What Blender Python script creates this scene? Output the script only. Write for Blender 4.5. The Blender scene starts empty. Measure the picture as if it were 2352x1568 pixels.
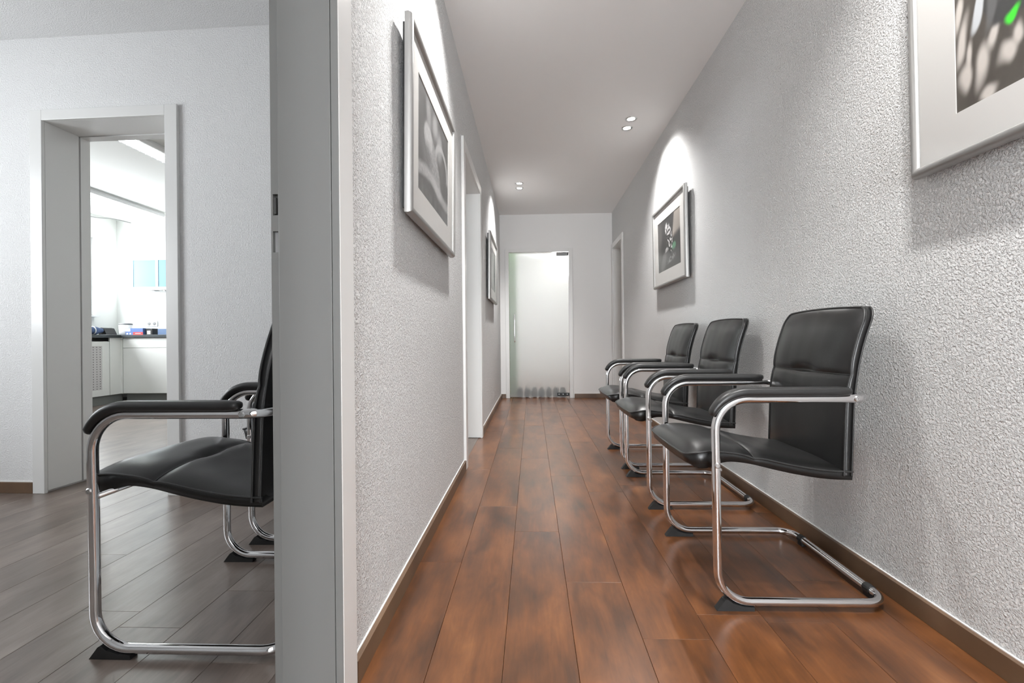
import bpy, bmesh, math, random
from mathutils import Vector, Matrix, noise as mnoise
random.seed(7)
scene = bpy.context.scene
C = scene.collection
PI = math.pi

# ------------------------------------------------------------------ camera
cam_d = bpy.data.cameras.new('camera')
cam = bpy.data.objects.new('camera', cam_d)
C.objects.link(cam)
cam_d.sensor_width = 36.0
cam_d.lens = 36.0 * 1100 / 2352
cam_d.shift_y = -4.07 / 2352
cam_d.clip_start = 0.02
cam.matrix_world = (Matrix.Translation((0, 0, 0.797)) @ Matrix.Rotation(math.radians(2.345), 4, 'Z')
                    @ Matrix.Rotation(PI / 2, 4, 'X') @ Matrix.Rotation(-0.0095, 4, 'Z'))
scene.camera = cam

# ------------------------------------------------------------------ world, exposure
w = bpy.data.worlds.new('daylight')
scene.world = w
w.use_nodes = True
bg = w.node_tree.nodes['Background']
bg.inputs['Color'].default_value = (0.93, 0.97, 1.0, 1)
bg.inputs['Strength'].default_value = 1.0
vs = scene.view_settings
vs.view_transform = 'Standard'
vs.look = 'None'
vs.exposure = 1.32
vs.gamma = 1.0
vs.use_curve_mapping = False
cy = scene.cycles
cy.max_bounces = 8
cy.diffuse_bounces = 6
cy.glossy_bounces = 4
cy.transmission_bounces = 4
cy.transparent_max_bounces = 8
cy.adaptive_threshold = 0.1
cy.sample_clamp_indirect = 1.6
cy.caustics_reflective = False
cy.caustics_refractive = False

SPOT_W = 34.0          # each recessed spot
SPOT_COL = (1.0, 0.985, 0.965)


YB_ = -3.4              # end of the corridor behind the camera


def daylight(loc, rot, sx, sy, power, col=(0.93, 0.97, 1.0)):
    """sky light entering through one window, just outside its panes"""
    ld = bpy.data.lights.new('window_daylight', 'AREA')
    ld.shape = 'RECTANGLE'; ld.size = sx; ld.size_y = sy
    ld.energy = power
    ld.color = col
    o = bpy.data.objects.new('window_daylight', ld)
    o.location = loc; o.rotation_euler = rot
    C.objects.link(o)


# light enters through the two windows of the rooms on the left and an added fill window behind the camera
daylight((-4.03, 1.0, 1.5), (0, -PI / 2, 0), 1.2, 1.4, 32.0)
daylight((-6.28, 5.55, 1.74), (0, -PI / 2, 0), 1.1, 1.9, 55.0)
daylight((0.34, YB_ - 0.12, 1.2), (PI / 2, 0, 0), 1.1, 2.3, 95.0)  # fill light for the corridor


# ------------------------------------------------------------------ materials
def mat(name, col=(0.8, 0.8, 0.8), rough=0.5, metal=0.0, spec=0.5, bump=None, emis=None, alpha=None):
    m = bpy.data.materials.new(name)
    m.use_nodes = True
    nt = m.node_tree
    b = nt.nodes['Principled BSDF']
    b.inputs['Base Color'].default_value = (*col, 1)
    b.inputs['Roughness'].default_value = rough
    b.inputs['Metallic'].default_value = metal
    b.inputs['Specular IOR Level'].default_value = spec
    if emis:
        b.inputs['Emission Color'].default_value = (*emis[0], 1)
        b.inputs['Emission Strength'].default_value = emis[1]
    if bump:
        scale, strength, dist, det = bump
        tc = nt.nodes.new('ShaderNodeTexCoord')
        n = nt.nodes.new('ShaderNodeTexNoise')
        n.inputs['Scale'].default_value = scale
        n.inputs['Detail'].default_value = det
        bp = nt.nodes.new('ShaderNodeBump')
        bp.inputs['Strength'].default_value = strength
        bp.inputs['Distance'].default_value = dist
        nt.links.new(tc.outputs['Object'], n.inputs['Vector'])
        nt.links.new(n.outputs['Fac'], bp.inputs['Height'])
        nt.links.new(bp.outputs['Normal'], b.inputs['Normal'])
    return m


def woodchip(name, col, strength=1.0, scale=150.0, dist=0.006):
    """white paint over woodchip wallpaper: raised chips of uneven size"""
    m = mat(name, col, 0.75, spec=0.25)
    nt = m.node_tree
    b = nt.nodes['Principled BSDF']
    tc = nt.nodes.new('ShaderNodeTexCoord')
    n1 = nt.nodes.new('ShaderNodeTexNoise')
    n1.inputs['Scale'].default_value = scale
    n1.inputs['Detail'].default_value = 3.0
    n1.inputs['Roughness'].default_value = 0.6
    n1.inputs['Distortion'].default_value = 0.35
    r = nt.nodes.new('ShaderNodeValToRGB')
    r.color_ramp.elements[0].position = 0.43
    r.color_ramp.elements[1].position = 0.74
    bp = nt.nodes.new('ShaderNodeBump')
    bp.inputs['Strength'].default_value = strength
    bp.inputs['Distance'].default_value = dist
    nt.links.new(tc.outputs['Object'], n1.inputs['Vector'])
    nt.links.new(n1.outputs['Fac'], r.inputs['Fac'])
    nt.links.new(r.outputs['Color'], bp.inputs['Height'])
    nt.links.new(bp.outputs['Normal'], b.inputs['Normal'])
    return m


def wood(name, ramp, rough, gx=6.5, gy=1.5, grain=0.16, blot=1.0):
    """grain along Y; every plank gets its own offset through Object Info random"""
    m = mat(name, (0.3, 0.15, 0.08), rough, spec=0.7)
    nt = m.node_tree
    N = nt.nodes.new
    L = nt.links.new
    b = nt.nodes['Principled BSDF']
    tc = N('ShaderNodeTexCoord'); oi = N('ShaderNodeObjectInfo')
    off = N('ShaderNodeVectorMath'); off.operation = 'SCALE'
    cmb = N('ShaderNodeCombineXYZ')
    for i in range(3):
        L(oi.outputs['Random'], cmb.inputs[i])
    off.inputs['Scale'].default_value = 37.0
    L(cmb.outputs[0], off.inputs[0])
    add = N('ShaderNodeVectorMath'); add.operation = 'ADD'
    L(tc.outputs['Object'], add.inputs[0]); L(off.outputs[0], add.inputs[1])
    mp = N('ShaderNodeMapping'); mp.inputs['Scale'].default_value = (gx, gy, 1)
    L(add.outputs[0], mp.inputs['Vector'])
    n1 = N('ShaderNodeTexNoise'); n1.inputs['Scale'].default_value = 2.2
    n1.inputs['Detail'].default_value = 5; n1.inputs['Roughness'].default_value = 0.6
    n1.inputs['Distortion'].default_value = 0.5
    L(mp.outputs[0], n1.inputs['Vector'])
    mp2 = N('ShaderNodeMapping'); mp2.inputs['Scale'].default_value = (5.0, 2.2, 1)
    L(add.outputs[0], mp2.inputs['Vector'])
    n2 = N('ShaderNodeTexNoise'); n2.inputs['Scale'].default_value = 1.6
    n2.inputs['Detail'].default_value = 4
    L(mp2.outputs[0], n2.inputs['Vector'])
    mix = N('ShaderNodeMix'); mix.data_type = 'FLOAT'
    mix.inputs[0].default_value = 0.5 * blot
    L(n1.outputs['Fac'], mix.inputs[2]); L(n2.outputs['Fac'], mix.inputs[3])
    shift = N('ShaderNodeMath'); shift.operation = 'MULTIPLY_ADD'
    shift.inputs[1].default_value = 0.05
    L(oi.outputs['Random'], shift.inputs[0]); L(mix.outputs[0], shift.inputs[2])
    mp3 = N('ShaderNodeMapping'); mp3.inputs['Scale'].default_value = (34, 3.0, 1)
    L(add.outputs[0], mp3.inputs['Vector'])
    n3 = N('ShaderNodeTexNoise'); n3.inputs['Scale'].default_value = 3.0; n3.inputs['Detail'].default_value = 4
    n3.inputs['Distortion'].default_value = 0.6
    L(mp3.outputs[0], n3.inputs['Vector'])
    fine_ = N('ShaderNodeMath'); fine_.operation = 'MULTIPLY_ADD'; fine_.inputs[1].default_value = grain
    L(n3.outputs['Fac'], fine_.inputs[0]); L(shift.outputs[0], fine_.inputs[2])
    ctr = N('ShaderNodeMath'); ctr.operation = 'SUBTRACT'; ctr.inputs[1].default_value = grain * 0.5 + 0.02
    L(fine_.outputs[0], ctr.inputs[0])
    cr = N('ShaderNodeValToRGB')
    el = cr.color_ramp.elements
    el[0].position = ramp[0][0]; el[0].color = (*ramp[0][1], 1)
    el[1].position = ramp[-1][0]; el[1].color = (*ramp[-1][1], 1)
    for p, c in ramp[1:-1]:
        e = el.new(p); e.color = (*c, 1)
    L(ctr.outputs[0], cr.inputs['Fac']); L(cr.outputs['Color'], b.inputs['Base Color'])
    rr = N('ShaderNodeMapRange')
    rr.inputs['To Min'].default_value = rough - 0.008; rr.inputs['To Max'].default_value = rough + 0.008
    L(n3.outputs['Fac'], rr.inputs['Value']); L(rr.outputs[0], b.inputs['Roughness'])
    return m


def pane_mat(name, tint=(1, 1, 1), refl=0.08, rough=0.14):
    m = bpy.data.materials.new(name)
    m.use_nodes = True
    nt = m.node_tree
    nt.nodes.clear()
    o = nt.nodes.new('ShaderNodeOutputMaterial')
    t = nt.nodes.new('ShaderNodeBsdfTransparent'); t.inputs['Color'].default_value = (*tint, 1)
    g = nt.nodes.new('ShaderNodeBsdfGlossy'); g.inputs['Roughness'].default_value = rough
    lw = nt.nodes.new('ShaderNodeLayerWeight'); lw.inputs['Blend'].default_value = 0.5
    pw = nt.nodes.new('ShaderNodeMath'); pw.operation = 'POWER'; pw.inputs[1].default_value = 4.5
    ma = nt.nodes.new('ShaderNodeMath'); ma.operation = 'MULTIPLY_ADD'
    ma.inputs[1].default_value = 0.28; ma.inputs[2].default_value = refl * 0.25
    nt.links.new(lw.outputs['Facing'], pw.inputs[0]); nt.links.new(pw.outputs[0], ma.inputs[0])
    mx = nt.nodes.new('ShaderNodeMixShader')
    nt.links.new(ma.outputs[0], mx.inputs[0])
    nt.links.new(t.outputs[0], mx.inputs[1]); nt.links.new(g.outputs[0], mx.inputs[2])
    nt.links.new(mx.outputs[0], o.inputs['Surface'])
    return m


def frosted_mat(name):
    m = bpy.data.materials.new(name)
    m.use_nodes = True
    nt = m.node_tree
    nt.nodes.clear()
    o = nt.nodes.new('ShaderNodeOutputMaterial')
    tl = nt.nodes.new('ShaderNodeBsdfTranslucent'); tl.inputs['Color'].default_value = (0.86, 0.88, 0.87, 1)
    rf = nt.nodes.new('ShaderNodeBsdfRefraction'); rf.inputs['IOR'].default_value = 1.3
    rf.inputs['Roughness'].default_value = 0.7; rf.inputs['Color'].default_value = (0.9, 0.92, 0.91, 1)
    df = nt.nodes.new('ShaderNodeBsdfDiffuse'); df.inputs['Color'].default_value = (0.8, 0.81, 0.8, 1)
    gl = nt.nodes.new('ShaderNodeBsdfGlossy'); gl.inputs['Roughness'].default_value = 0.35
    m1 = nt.nodes.new('ShaderNodeMixShader'); m1.inputs[0].default_value = 0.8
    m2 = nt.nodes.new('ShaderNodeMixShader'); m2.inputs[0].default_value = 0.15
    m3 = nt.nodes.new('ShaderNodeMixShader'); m3.inputs[0].default_value = 0.025
    L = nt.links.new
    L(tl.outputs[0], m1.inputs[1]); L(rf.outputs[0], m1.inputs[2])
    L(m1.outputs[0], m2.inputs[1]); L(df.outputs[0], m2.inputs[2])
    L(m2.outputs[0], m3.inputs[1]); L(gl.outputs[0], m3.inputs[2])
    L(m3.outputs[0], o.inputs['Surface'])
    return m


def attr_mat(name, rough=0.6):
    m = mat(name, (0.5, 0.5, 0.5), rough, spec=0.3)
    nt = m.node_tree
    a = nt.nodes.new('ShaderNodeVertexColor'); a.layer_name = 'ink'
    nt.links.new(a.outputs['Color'], nt.nodes['Principled BSDF'].inputs['Base Color'])
    return m


M = {}
M['wall'] = woodchip('woodchip_wall_paint', (0.815, 0.82, 0.82))
M['wall_room'] = woodchip('woodchip_room_paint', (0.80, 0.80, 0.80), 0.5)
M['smooth'] = mat('smooth_wall_paint', (0.80, 0.80, 0.795), 0.8, spec=0.2, bump=(60, 0.06, 0.002, 3))
M['ceil'] = mat('ceiling_paint', (0.89, 0.885, 0.88), 0.85, spec=0.2, bump=(90, 0.08, 0.002, 3))
M['kwall'] = mat('kitchen_wall_paint', (0.85, 0.86, 0.84), 0.8, spec=0.2)
M['trim'] = mat('white_lacquer', (0.72, 0.72, 0.71), 0.28)
M['trim_shade'] = mat('shaded_white_lacquer', (0.16, 0.16, 0.155), 0.4)  # white frame with the shade on the jamb put into its colour
M['caulk'] = mat('white_caulk', (0.85, 0.85, 0.84), 0.6)
M['base'] = wood('baseboard_wood', [(0.30, (0.075, 0.040, 0.020)), (0.5, (0.115, 0.064, 0.033)), (0.75, (0.165, 0.098, 0.054))], 0.45, gx=1.5, gy=1.5, blot=0.4)
M['floor'] = wood('cherry_brown_plank', [(0.33, (0.045, 0.019, 0.008)), (0.45, (0.092, 0.034, 0.0115)), (0.56, (0.146, 0.053, 0.0165)), (0.70, (0.22, 0.089, 0.030))], 0.295)
M['floor_r'] = wood('daylit_brown_plank', [(0.34, (0.10, 0.074, 0.060)), (0.47, (0.15, 0.115, 0.096)), (0.6, (0.205, 0.162, 0.138)), (0.74, (0.28, 0.23, 0.20))], 0.295)  # same brown floor, with the daylight wash put into its colour
M['sub'] = mat('dark_subfloor', (0.035, 0.022, 0.015), 0.8)
M['chrome'] = mat('chrome', (0.82, 0.82, 0.83), 0.07, metal=1.0)
M['steel'] = mat('brushed_steel', (0.62, 0.62, 0.62), 0.28, metal=1.0)
M['alu'] = mat('silver_aluminium', (0.40, 0.395, 0.385), 0.42, metal=0.7)
M['leather'] = mat('black_leather', (0.011, 0.011, 0.011), 0.32, spec=0.45, bump=(260, 0.12, 0.001, 3))
M['piping'] = mat('black_piping', (0.02, 0.02, 0.02), 0.4)
M['armpad'] = mat('black_soft_plastic', (0.018, 0.018, 0.018), 0.38)
M['rubber'] = mat('black_rubber', (0.012, 0.012, 0.012), 0.6)
M['black'] = mat('black_plastic', (0.01, 0.01, 0.01), 0.45)
M['dark'] = mat('dark_lock_cavity', (0.05, 0.05, 0.048), 0.6)
M['matboard'] = mat('white_mat_board', (0.64, 0.63, 0.61), 0.7, spec=0.2)
M['print'] = attr_mat('photo_print')
M['pane'] = pane_mat('clear_pane')
M['frost'] = frosted_mat('frosted_glass')
M['lampglow'] = mat('lamp_glow', (1, 1, 1), 0.4, emis=((1.0, 0.96, 0.9), 12.0))
M['tubeglow'] = mat('tube_glow', (1, 1, 1), 0.4, emis=((0.93, 1.0, 0.98), 9.0))
M['tubesoft'] = mat('tube_glow_soft', (1, 1, 1), 0.4, emis=((0.93, 1.0, 0.98), 2.2))
M['panelglow'] = mat('panel_glow', (1, 1, 1), 0.4, emis=((0.97, 0.99, 1.0), 10.0))
M['globeglow'] = mat('globe_glow', (1, 1, 1), 0.4, emis=((1.0, 0.97, 0.92), 16.0))
for k_ in ('lampglow', 'globeglow'):
    M[k_].cycles.emission_sampling = 'NONE'      # the spots themselves carry the light
M['cabinet'] = mat('white_cabinet', (0.84, 0.85, 0.83), 0.4)
M['worktop'] = mat('anthracite_worktop', (0.06, 0.07, 0.075), 0.35)
M['plinth'] = mat('grey_plinth', (0.20, 0.21, 0.205), 0.5)
M['bluegrey'] = mat('blue_grey_laminate', (0.13, 0.20, 0.34), 0.4)
M['perf'] = mat('perforated_panel_grey', (0.62, 0.60, 0.60), 0.5)
M['hole'] = mat('hole_dark', (0.03, 0.03, 0.03), 0.8)
M['blueglass'] = mat('frosted_blue_glass', (0.20, 0.33, 0.41), 0.7, spec=0.1)
M['bluefab'] = mat('navy_fabric', (0.045, 0.075, 0.16), 0.8)
M['bluebox'] = mat('blue_cardboard', (0.10, 0.17, 0.40), 0.5)
M['red'] = mat('red_print', (0.75, 0.06, 0.06), 0.5)
M['white'] = mat('white_plastic', (0.82, 0.82, 0.82), 0.4)
M['grey'] = mat('grey_plastic', (0.25, 0.25, 0.25), 0.5)
M['palegreen'] = mat('pale_green_fabric', (0.50, 0.72, 0.46), 0.8)
M['brownstone'] = mat('brown_stone', (0.06, 0.035, 0.026), 0.7, bump=(30, 0.3, 0.01, 4))


# ------------------------------------------------------------------ mesh helpers
def tag(o, label=None, cat=None, group=None, kind=None):
    if label: o['label'] = label
    if cat: o['category'] = cat
    if group: o['group'] = group
    if kind: o['kind'] = kind
    return o


def link(name, me, m, parent=None, smooth=False):
    if m is not None:
        me.materials.append(m)
    if smooth:
        for p in me.polygons:
            p.use_smooth = True
    o = bpy.data.objects.new(name, me)
    C.objects.link(o)
    if parent:
        o.parent = parent
    return o


def from_bm(name, bm, m, parent=None, smooth=False):
    me = bpy.data.meshes.new(name)
    bmesh.ops.recalc_face_normals(bm, faces=bm.faces)
    bm.to_mesh(me); bm.free()
    return link(name, me, m, parent, smooth)


def box(bm, x0, x1, y0, y1, z0, z1, bev=0.0):
    vs_ = [bm.verts.new((x, y, z)) for x in (x0, x1) for y in (y0, y1) for z in (z0, z1)]
    fs = [(0, 1, 3, 2), (4, 6, 7, 5), (0, 4, 5, 1), (2, 3, 7, 6), (0, 2, 6, 4), (1, 5, 7, 3)]
    faces = [bm.faces.new([vs_[i] for i in f]) for f in fs]
    if bev > 0:
        es = list({e for f in faces for e in f.edges})
        bmesh.ops.bevel(bm, geom=es, offset=bev, segments=2, profile=0.5, affect='EDGES', clamp_overlap=True)


def boxes(name, m, parent, *bs, bev=0.0):
    bm = bmesh.new()
    for b in bs:
        box(bm, *b, bev=bev)
    return from_bm(name, bm, m, parent)


def empty(name, loc=(0, 0, 0), rotz=0.0, parent=None):
    o = bpy.data.objects.new(name, None)
    o.empty_display_size = 0.05
    o.location = loc
    o.rotation_euler = (0, 0, rotz)
    C.objects.link(o)
    if parent:
        o.parent = parent
    return o


def copy_tree(o, parent=None):
    c = o.copy()
    C.objects.link(c)
    c.parent = parent
    for ch in list(o.children):
        copy_tree(ch, c)
    return c


def fillet(pts, radii, closed=False, n=10):
    """polyline with rounded corners"""
    P = [Vector(p) for p in pts]
    out = []
    N = len(P)
    for i in range(N):
        if not closed and i in (0, N - 1):
            out.append(P[i]); continue
        a, b, c = P[i - 1], P[i], P[(i + 1) % N]
        r = radii[i]
        d1 = (a - b).normalized(); d2 = (c - b).normalized()
        ang = d1.angle(d2)
        t = r / math.tan(ang / 2)
        p1 = b + d1 * t
        bis = (d1 + d2).normalized()
        cen = b + bis * (r / math.sin(ang / 2))
        v1 = p1 - cen
        v2 = b + d2 * t - cen
        axis = v1.cross(v2).normalized()
        tot = v1.angle(v2)
        for k in range(n + 1):
            out.append(cen + Matrix.Rotation(tot * k / n, 3, axis) @ v1)
    return out


def sweep(bm, pts, r, seg=14, closed=False, caps=True):
    P = [Vector(p) for p in pts]
    n = len(P)
    T = []
    for i in range(n):
        if closed:
            t = P[(i + 1) % n] - P[i - 1]
        else:
            t = P[min(i + 1, n - 1)] - P[max(i - 1, 0)]
        T.append(t.normalized())
    up = Vector((0, 0, 1)) if abs(T[0].z) < 0.9 else Vector((1, 0, 0))
    nrm = (up - T[0] * up.dot(T[0])).normalized()
    rings = []
    fr = []
    for i in range(n):
        if i:
            q = T[i - 1].rotation_difference(T[i])
            nrm = q @ nrm
            nrm = (nrm - T[i] * nrm.dot(T[i])).normalized()
        fr.append(nrm.copy())
    twist = 0.0
    if closed:
        q = T[-1].rotation_difference(T[0])
        e = q @ fr[-1]
        twist = math.atan2(T[0].dot(e.cross(fr[0])), e.dot(fr[0]))
    for i in range(n):
        a = Matrix.Rotation(twist * i / n, 3, T[i]) @ fr[i]
        b = T[i].cross(a)
        rr = r[i] if isinstance(r, (list, tuple)) else r
        rings.append([bm.verts.new(P[i] + a * (rr * math.cos(2 * PI * k / seg)) + b * (rr * math.sin(2 * PI * k / seg))) for k in range(seg)])
    for i in range(n if closed else n - 1):
        A, B = rings[i], rings[(i + 1) % n]
        for k in range(seg):
            bm.faces.new((A[k], A[(k + 1) % seg], B[(k + 1) % seg], B[k]))
    if caps and not closed:
        bm.faces.new(rings[0][::-1]); bm.faces.new(rings[-1])


def lathe(bm, prof, cen=(0, 0, 0), seg=24, axis='z'):
    rings = []
    for (r, h) in prof:
        ring = []
        for k in range(seg):
            a = 2 * PI * k / seg
            p = (r * math.cos(a), r * math.sin(a), h)
            if axis == 'y': p = (p[0], p[2], p[1])
            if axis == 'x': p = (p[2], p[0], p[1])
            ring.append(bm.verts.new((p[0] + cen[0], p[1] + cen[1], p[2] + cen[2])))
        rings.append(ring)
    for A, B in zip(rings, rings[1:]):
        for k in range(seg):
            bm.faces.new((A[k], A[(k + 1) % seg], B[(k + 1) % seg], B[k]))
    bm.faces.new(rings[0][::-1]); bm.faces.new(rings[-1])


def prism(bm, prof, y0, y1):
    """profile in XZ extruded along Y"""
    a = [bm.verts.new((x, y0, z)) for x, z in prof]
    b = [bm.verts.new((x, y1, z)) for x, z in prof]
    n = len(prof)
    for i in range(n):
        bm.faces.new((a[i], a[(i + 1) % n], b[(i + 1) % n], b[i]))
    bm.faces.new(a[::-1]); bm.faces.new(b)


# ------------------------------------------------------------------ dimensions
XL, XLR, XR = -0.423, -0.555, 1.10      # corridor left wall faces, right wall
YE = 6.53                               # end wall
HC, HR, HK = 2.50, 2.44, 2.62           # ceilings: corridor, left room, kitchen
YB = YB_


def struct(o, label, cat):
    return tag(o, label, cat, kind='structure')


# ------------------------------------------------------------------ floor with planks
floor = struct(boxes('floor', M['sub'], None, (-6.4, 2.2, YB - 0.1, 9.4, -0.12, -0.009)),
               'wood plank floor, reddish brown in the corridor with daylight greying put into its colour in the side room', 'floor')


def plank_mesh(L):
    bm = bmesh.new()
    wd = 0.182
    g, bv, t = 0.0004, 0.0007, 0.009
    x0, x1, y0, y1 = g, wd - g, g, L - g
    lo = [bm.verts.new(p) for p in ((x0, y0, -t), (x1, y0, -t), (x1, y1, -t), (x0, y1, -t))]
    mi = [bm.verts.new(p) for p in ((x0, y0, -bv), (x1, y0, -bv), (x1, y1, -bv), (x0, y1, -bv))]
    hi = [bm.verts.new(p) for p in ((x0 + bv, y0 + bv, 0), (x1 - bv, y0 + bv, 0), (x1 - bv, y1 - bv, 0), (x0 + bv, y1 - bv, 0))]
    for A, B in ((lo, mi), (mi, hi)):
        for k in range(4):
            bm.faces.new((A[k], A[(k + 1) % 4], B[(k + 1) % 4], B[k]))
    bm.faces.new(hi); bm.faces.new(lo[::-1])
    me = bpy.data.meshes.new('plank')
    bmesh.ops.recalc_face_normals(bm, faces=bm.faces)
    bm.to_mesh(me); bm.free()
    me.materials.append(M['floor'])
    return me


PL = 1.225
pm = plank_mesh(PL)
joint = {-1: 2.29, 0: 1.99, 1: 1.579, 2: 2.51, -5: 1.50, -6: 1.30}
# row i covers x from -0.077+0.182*i to -0.077+0.182*(i+1)
for i in range(-21, 7):
    x0 = -0.077 + 0.182 * i
    room = i < -2
    ylo, yhi = (-1.7, 2.66) if room else (YB, 6.56)
    if i == -3:
        yhi = 4.2
    j = joint.get(i, random.uniform(0, PL))
    y = j - PL * math.ceil((j - ylo) / PL)
    while y < yhi:
        o = bpy.data.objects.new('plank', pm)
        C.objects.link(o)
        o.parent = floor
        o.location = (x0, y, 0)
        if room:
            o.material_slots[0].link = 'OBJECT'
            o.material_slots[0].material = M['floor_r']
        y += PL
# plain covering where the planks are out of sight or too far to tell apart
boxes('floor_covering', M['floor_r'], floor, (-6.3, XLR - 0.04, 2.70, 7.0, -0.008, -0.0004))
boxes('floor_covering', M['floor'], floor, (-1.6, 2.0, 6.60, 9.3, -0.008, -0.0004))

# ------------------------------------------------------------------ walls and ceilings
struct(boxes('ceiling', M['ceil'], None, (XLR, 1.4, YB - 0.1, YE + 0.12, HC, HC + 0.25)),
       'smooth white corridor ceiling with recessed spots', 'ceiling')
struct(boxes('ceiling', M['wall_room'], None, (-4.0, XLR, -1.8, 2.66, HR, HR + 0.25)),
       'white textured ceiling of the side room on the left', 'ceiling')
struct(boxes('ceiling', M['kwall'], None, (-6.3, XLR, 2.5, 7.0, HK, HK + 0.2)),
       'bright white kitchen ceiling seen through the left doorway', 'ceiling')

# left corridor wall: near doorway y 0.12-1.0, middle doorway y 3.0-3.88
DZ = 1.985
struct(boxes('wall_left', M['wall'], None,
             (XLR, XL, YB, 0.12, 0, HK), (XLR, XL, 0.12, 1.015, DZ + 0.015, HK),
             (XLR, XL, 1.015, 2.985, 0, HK), (XLR, XL, 2.985, 3.895, DZ + 0.015, HK),
             (XLR, XL, 3.895, 7.0, 0, HK)),
       'white woodchip corridor wall on the left with two doorways', 'wall')
struct(boxes('wall_right', M['wall'], None,
             (XR, XR + 0.15, YB, 5.81, 0, HC), (XR, XR + 0.15, 5.81, 6.46, 2.01, HC),
             (XR, XR + 0.15, 6.46, YE + 0.1, 0, HC), (XR + 0.15, XR + 0.2, 5.7, 6.6, 0, HC)),
       'white woodchip corridor wall on the right behind the chairs', 'wall')
DX0, DX1, DTOP = -0.302, 0.511, 1.985
struct(boxes('wall_end', M['smooth'], None,
             (XLR, DX0 - 0.01, YE, YE + 0.12, 0, HC), (DX1 + 0.01, XR + 0.2, YE, YE + 0.12, 0, HC),
             (DX0 - 0.01, DX1 + 0.01, YE, YE + 0.12, DTOP + 0.01, HC)),
       'white wall at the far end of the corridor around the glass door', 'wall')
struct(boxes('wall_behind', M['smooth'], None, (XLR, -0.21, YB - 0.1, YB, 0, HC), (0.89, XR + 0.15, YB - 0.1, YB, 0, HC), (-0.21, 0.89, YB - 0.1, YB, 0, 0.05), (-0.21, 0.89, YB - 0.1, YB, 2.35, HC)),
       'white wall with an added fill-light opening closing the corridor behind the viewer', 'wall')

# far wall of the side room stands a touch askew
back = empty('wall_back', (-1.37, 2.43, 0), math.radians(-1.6))
struct(back, 'white woodchip wall of the side room with the kitchen doorway', 'wall')
TH = 0.25
bx0, bx1 = -2.60 + 1.37, -1.908 + 1.37           # doorway in local x
KT = 1.99
boxes('wall_panel', M['wall_room'], back, (-5.2, bx0 - 0.015, 0, TH, 0, HK), (bx1 + 0.015, 0.83, 0, TH, 0, HK),
      (bx0 - 0.015, bx1 + 0.015, 0, TH, KT + 0.015, HK))
struct(boxes('wall_window_side', M['wall_room'], None,
             (-4.02, -3.9, -1.8, 0.3, 0, HK), (-4.02, -3.9, 1.7, 2.62, 0, HK),
             (-4.02, -3.9, 0.3, 1.7, 0, 0.9), (-4.02, -3.9, 0.3, 1.7, 2.1, HK)),
       'white side room wall with a window, left of the view', 'wall')
struct(boxes('wall_near_side', M['wall_room'], None, (-4.0, XLR, -1.8, -1.68, 0, HK)),
       'white wall of the side room behind the viewer', 'wall')
struct(boxes('wall_kitchen_window', M['kwall'], None,
             (-6.27, -6.15, 2.5, 4.6, 0, HK), (-6.27, -6.15, 6.5, 7.0, 0, HK),
             (-6.27, -6.15, 4.6, 6.5, 0, 1.19), (-6.27, -6.15, 4.6, 6.5, 2.29, HK)),
       'white kitchen wall with a bright window above the worktop', 'wall')
struct(boxes('wall_kitchen_back', M['kwall'], None, (-6.27, XLR, 6.87, 7.0, 0, HK)),
       'white back wall of the kitchen', 'wall')


# windows
def window(name, x, y0, y1, z0, z1, label, n):
    r = empty(name, (x, (y0 + y1) / 2, z0))
    struct(r, label, 'window')
    h = (y1 - y0) / 2
    H = z1 - z0
    f = 0.06
    bs = [(-0.03, 0.03, -h, h, 0, f), (-0.03, 0.03, -h, h, H - f, H)]
    for k in range(n + 1):
        c = -h + f / 2 + (2 * h - f) * k / n
        bs.append((-0.03, 0.03, c - f / 2, c + f / 2, f, H - f))
    boxes('window_frame', M['white'], r, *bs)
    for k in range(n):
        a = -h + f + (2 * h - f) * k / n
        b = -h + (2 * h - f) * (k + 1) / n
        boxes('window_pane', M['pane'], r, (-0.003, 0.003, a, b, f, H - f))
    boxes('window_sill', M['white'], r, (0.03, 0.15, -h, h, -0.02, 0.0))


wr_ = empty('fill_window', (0.34, YB - 0.05, 0.05))  # unseen window, added as frontal fill for the corridor
struct(wr_, 'added tall glazed window lighting the corridor from behind the viewer', 'window')
boxes('window_frame', M['white'], wr_, (-0.55, -0.49, -0.03, 0.03, 0, 2.3), (0.49, 0.55, -0.03, 0.03, 0, 2.3), (-0.49, 0.49, -0.03, 0.03, 0, 0.06), (-0.49, 0.49, -0.03, 0.03, 2.24, 2.3))
boxes('window_pane', M['pane'], wr_, (-0.49, 0.49, -0.003, 0.003, 0.06, 2.24))
window('window_1', -3.96, 0.3, 1.7, 0.9, 2.1, 'white framed window lighting the side room', 2)
window('window_2', -6.21, 4.6, 6.5, 1.19, 2.29, 'white framed overexposed window beside the kitchen corner', 2)

# ------------------------------------------------------------------ baseboards
def baseboard(name, x0, x1, y0, y1, label, axis, side):
    """board 60 mm high, 15 mm deep with a caulk bead on top against the wall"""
    o = empty(name, ((x0 + x1) / 2, (y0 + y1) / 2, 0))
    struct(o, label, 'baseboard')
    hx, hy = (x1 - x0) / 2, (y1 - y0) / 2
    # grain runs along Y of the mesh; boards along X are built along Y and turned
    L = hy if axis == 'y' else hx
    d = hx if axis == 'y' else hy
    bm = bmesh.new(); box(bm, -d, d, -L, L, 0, 0.058, bev=0.0012)
    b = from_bm('board', bm, M['base'], o)
    bm = bmesh.new(); s = side
    box(bm, min(s * d, s * (d - 0.004)), max(s * d, s * (d - 0.004)), -L, L, 0.0575, 0.0605)
    c = from_bm('caulk_bead', bm, M['caulk'], o)
    if axis == 'x':
        b.rotation_euler = c.rotation_euler = (0, 0, PI / 2)
    return o


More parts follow.
